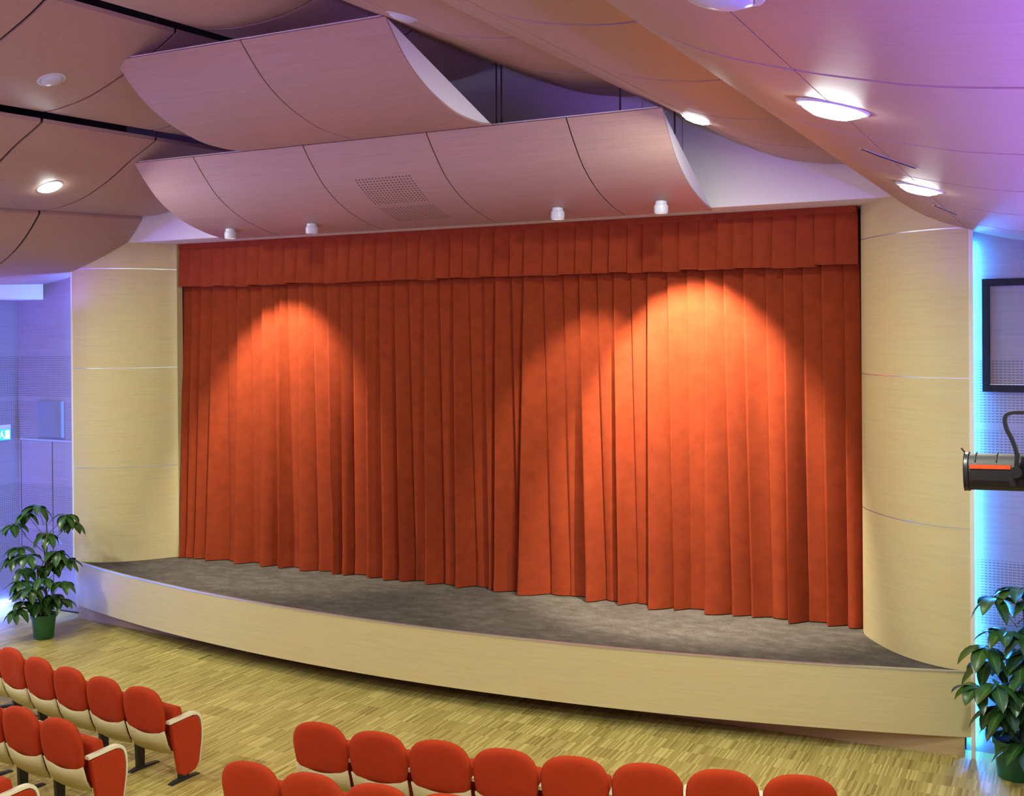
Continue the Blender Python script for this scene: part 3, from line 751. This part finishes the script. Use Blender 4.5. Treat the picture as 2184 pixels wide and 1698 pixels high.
# ------------------------------------------------------------ auditorium seats
def side_panel_pts():
    return [(.10, .545), (.145, .30), (.19, .075), (.25, .035), (.385, .06), (.425, .12), (.45, .30), (.455, .42), (.43, .52), (.39, .560), (.30, .565), (.2, .56)]
def arm_rows(x, w):
    path = [(.075, .578), (.16, .582), (.28, .588), (.36, .588), (.41, .570), (.447, .525), (.464, .455), (.466, .34), (.450, .22), (.430, .11)]
    P_ = smoothpts([(0, a, b) for a, b in path], 4); rows = []
    for i, p in enumerate(P_):
        d = (P_[min(i+1, len(P_)-1)]-P_[max(i-1, 0)]).normalized(); n = Vector((0, -d.z, d.y))
        th = lerp(.014, .006, max(0, i-14)/(len(P_)-14)); ww = lerp(w, w*.75, max(0, i-14)/(len(P_)-14))
        rows.append([Vector((x+sx_*ww/2, 0, 0))+Vector((0, p.y, p.z))+n*th*sz for sx_, sz in ((-1, -1), (-1, .4), (-.8, 1), (.8, 1), (1, .4), (1, -1))])
    return rows
def make_seat():
    e = empty('auditorium_seat', (0, 0, 0))
    # upholstered back shell: superellipse outline, cushioned thickness, bottom edge arcs downwards
    mb = MB(); rows = []
    NS = 40; rings = [(1.0, 0, 0)]
    def outline(a):
        ca, sa_ = cos(a), sin(a)
        e_ = 2.7 if sa_ > 0 else 5.0
        r = (abs(ca)**e_+abs(sa_)**e_)**(-1/e_)
        u = r*ca; v = r*sa_                 # -1..1
        z = .662+(.213 if v > 0 else .235)*v
        wd = .270*(1-.08*max(0, -v)**1.2)
        return u*wd, z
    def yy(z): return .0+(.88-z)*.13
    lay = [(.0, .030), (.45, .033), (.75, .030), (.92, .018), (1.0, -.006), (.97, -.030), (.80, -.045), (.4, -.052), (.0, -.053)]
    for sc, dy in lay:
        row = []
        for k in range(NS):
            x, z = outline(2*pi*k/NS); x *= sc; z = .662+(z-.662)*sc
            curve = -.022*(x/.26)**2
            row.append(Vector((x, yy(z)+.02-dy*1.0-curve*-1.0, z)))
        rows.append(row)
    mb.grid(rows, close_v=True); mb.build('backrest', M_seat, e, smooth=True)
    # cream lower back panel with a curved upper edge
    mb = MB(); front = []; back = []; n = 14
    for k in range(n+1):
        x = lerp(-.258, .258, k/n); zt = .452+.055*(abs(x)/.258)**2
        zb_ = .272-.006*(1-(x/.252)**2); c_ = .02*(x/.252)**2
        front.append([Vector((x*.97, yy(zb_)+.050+c_, zb_)), Vector((x*.985, yy(.37)+.010+c_, .37)), Vector((x, yy(zt)-.014+c_, zt))])
    mb.grid(front); mb.build('back_panel', M_cream, e, smooth=True, solid=.014)
    # tipped-up seat cushion
    mb = MB(); prof = [(.155, .29), (.150, .45), (.165, .62), (.185, .670), (.225, .685), (.265, .665), (.285, .60), (.275, .42), (.235, .28), (.20, .262)]
    rows = []
    for x, sc in ((-.247, .55), (-.24, .88), (-.22, 1), (0, 1.03), (.22, 1), (.24, .88), (.247, .55)):
        rows.append([Vector((x, .215+(a-.215)*sc, .455+(b-.455)*lerp(1, sc, .15))) for a, b in prof])
    o_ = mb.grid(rows, close_v=True); m_ = len(prof); mb.f.append(tuple(range(m_))); k = 6*m_; mb.f.append(tuple(k+j for j in range(m_))[::-1])
    mb.build('seat', M_seat, e, smooth=True, ang=60)
    def support(x, panel):
        if panel:
            mb = MB(); mb.prism([(x-.026, a, b) for a, b in side_panel_pts()], (.052, 0, 0))
            o = mb.build('side_panel', M_seat, e, bevel=.012)
            mb = MB(); mb.box(x-.022, x+.022, .20, .30, .012, .09); mb.build('leg', M_blackmetal, e)
        else:
            mb = MB(); mb.prism([(x-.02, .13, .545), (x-.02, .20, .24), (x-.02, .36, .24), (x-.02, .42, .50), (x-.02, .38, .56)], (.04, 0, 0)); mb.build('side_panel', M_seat, e, bevel=.006)
            mb = MB(); mb.prism([(x-.02, .165, .30), (x-.02, .18, .01), (x-.02, .255, .01), (x-.02, .26, .30)], (.04, 0, 0)); mb.build('leg', M_blackmetal, e)
        mb = MB(); mb.prism([(x-.03, .09, .0), (x-.03, .43, .0), (x-.03, .43, .008), (x-.03, .28, .024), (x-.03, .17, .024), (x-.03, .09, .008)], (.06, 0, 0)); mb.build('foot', M_blackmetal, e, bevel=.004)
        mb = MB(); rows = arm_rows(x, .055); o_ = mb.grid(rows, close_v=True); m_ = 6
        mb.f.append(tuple(range(m_))[::-1]); k = (len(rows)-1)*m_; mb.f.append(tuple(k+j for j in range(m_)))
        mb.build('armrest', M_arm, e, smooth=True, ang=45)
    return e, support
def seat_proto(right_end, left_end):
    e, sup = make_seat(); sup(-.278, left_end)
    if right_end: sup(.278, True)
    return e
protoM = seat_proto(False, False); protoR = seat_proto(True, False); protoL = seat_proto(False, True)
used = set()
XC, RC = .6, 15.8
def place(proto, xx, row, label, group):
    R = RC+.92*row
    x = xx; a = math.asin((x-XC)/R); y = (-4.96+RC)-R*cos(a)
    if proto.name in used: o = copy_tree(proto)
    else: o = proto; used.add(proto.name)
    o.location = (x, y, 0); o.rotation_euler = (0, 0, a*1.0)
    tag(o, label, 'seat', group)
ORD = ['', 'second', 'third', 'fourth', 'fifth', 'sixth', 'seventh', 'eighth']
rowname = ['front', 'second', 'third']
def xr(x0, n, row, sgn):
    out = [x0]; R = RC+.92*row
    for i in range(n-1):
        a = math.asin((out[-1]-XC)/R); out.append(out[-1]+sgn*.556*cos(a))
    return out
for row, x0, n in ((0, -.715, 7), (1, -.72, 5), (2, -.70, 3)):
    for i, x in enumerate(xr(x0, n, row, -1)):
        lb = ('red seat at the aisle end of the %s row, left seat block' % rowname[row]) if i == 0 else \
             ('%s red seat from the aisle in the %s row, left seat block' % (ORD[i], rowname[row]))
        place(protoR if i == 0 else protoM, x, row, lb, 'red seats in the %s row of the left block' % rowname[row])
for row, x0, n in ((0, 1.33, 8), (1, 1.37, 4)):
    xs_ = xr(x0, n, row, 1)
    for i, x in enumerate(xs_):
        lb = ('red seat at the aisle end of the %s row, right seat block' % rowname[row]) if i == 0 else \
             ('%s red seat from the aisle in the %s row, right seat block' % (ORD[i], rowname[row]))
        if i == 7: lb = 'rightmost red seat of the front row, right seat block'
        place(protoL if i == 0 else (protoR if i == 7 else protoM), x, row, lb, 'red seats in the %s row of the right block' % rowname[row])
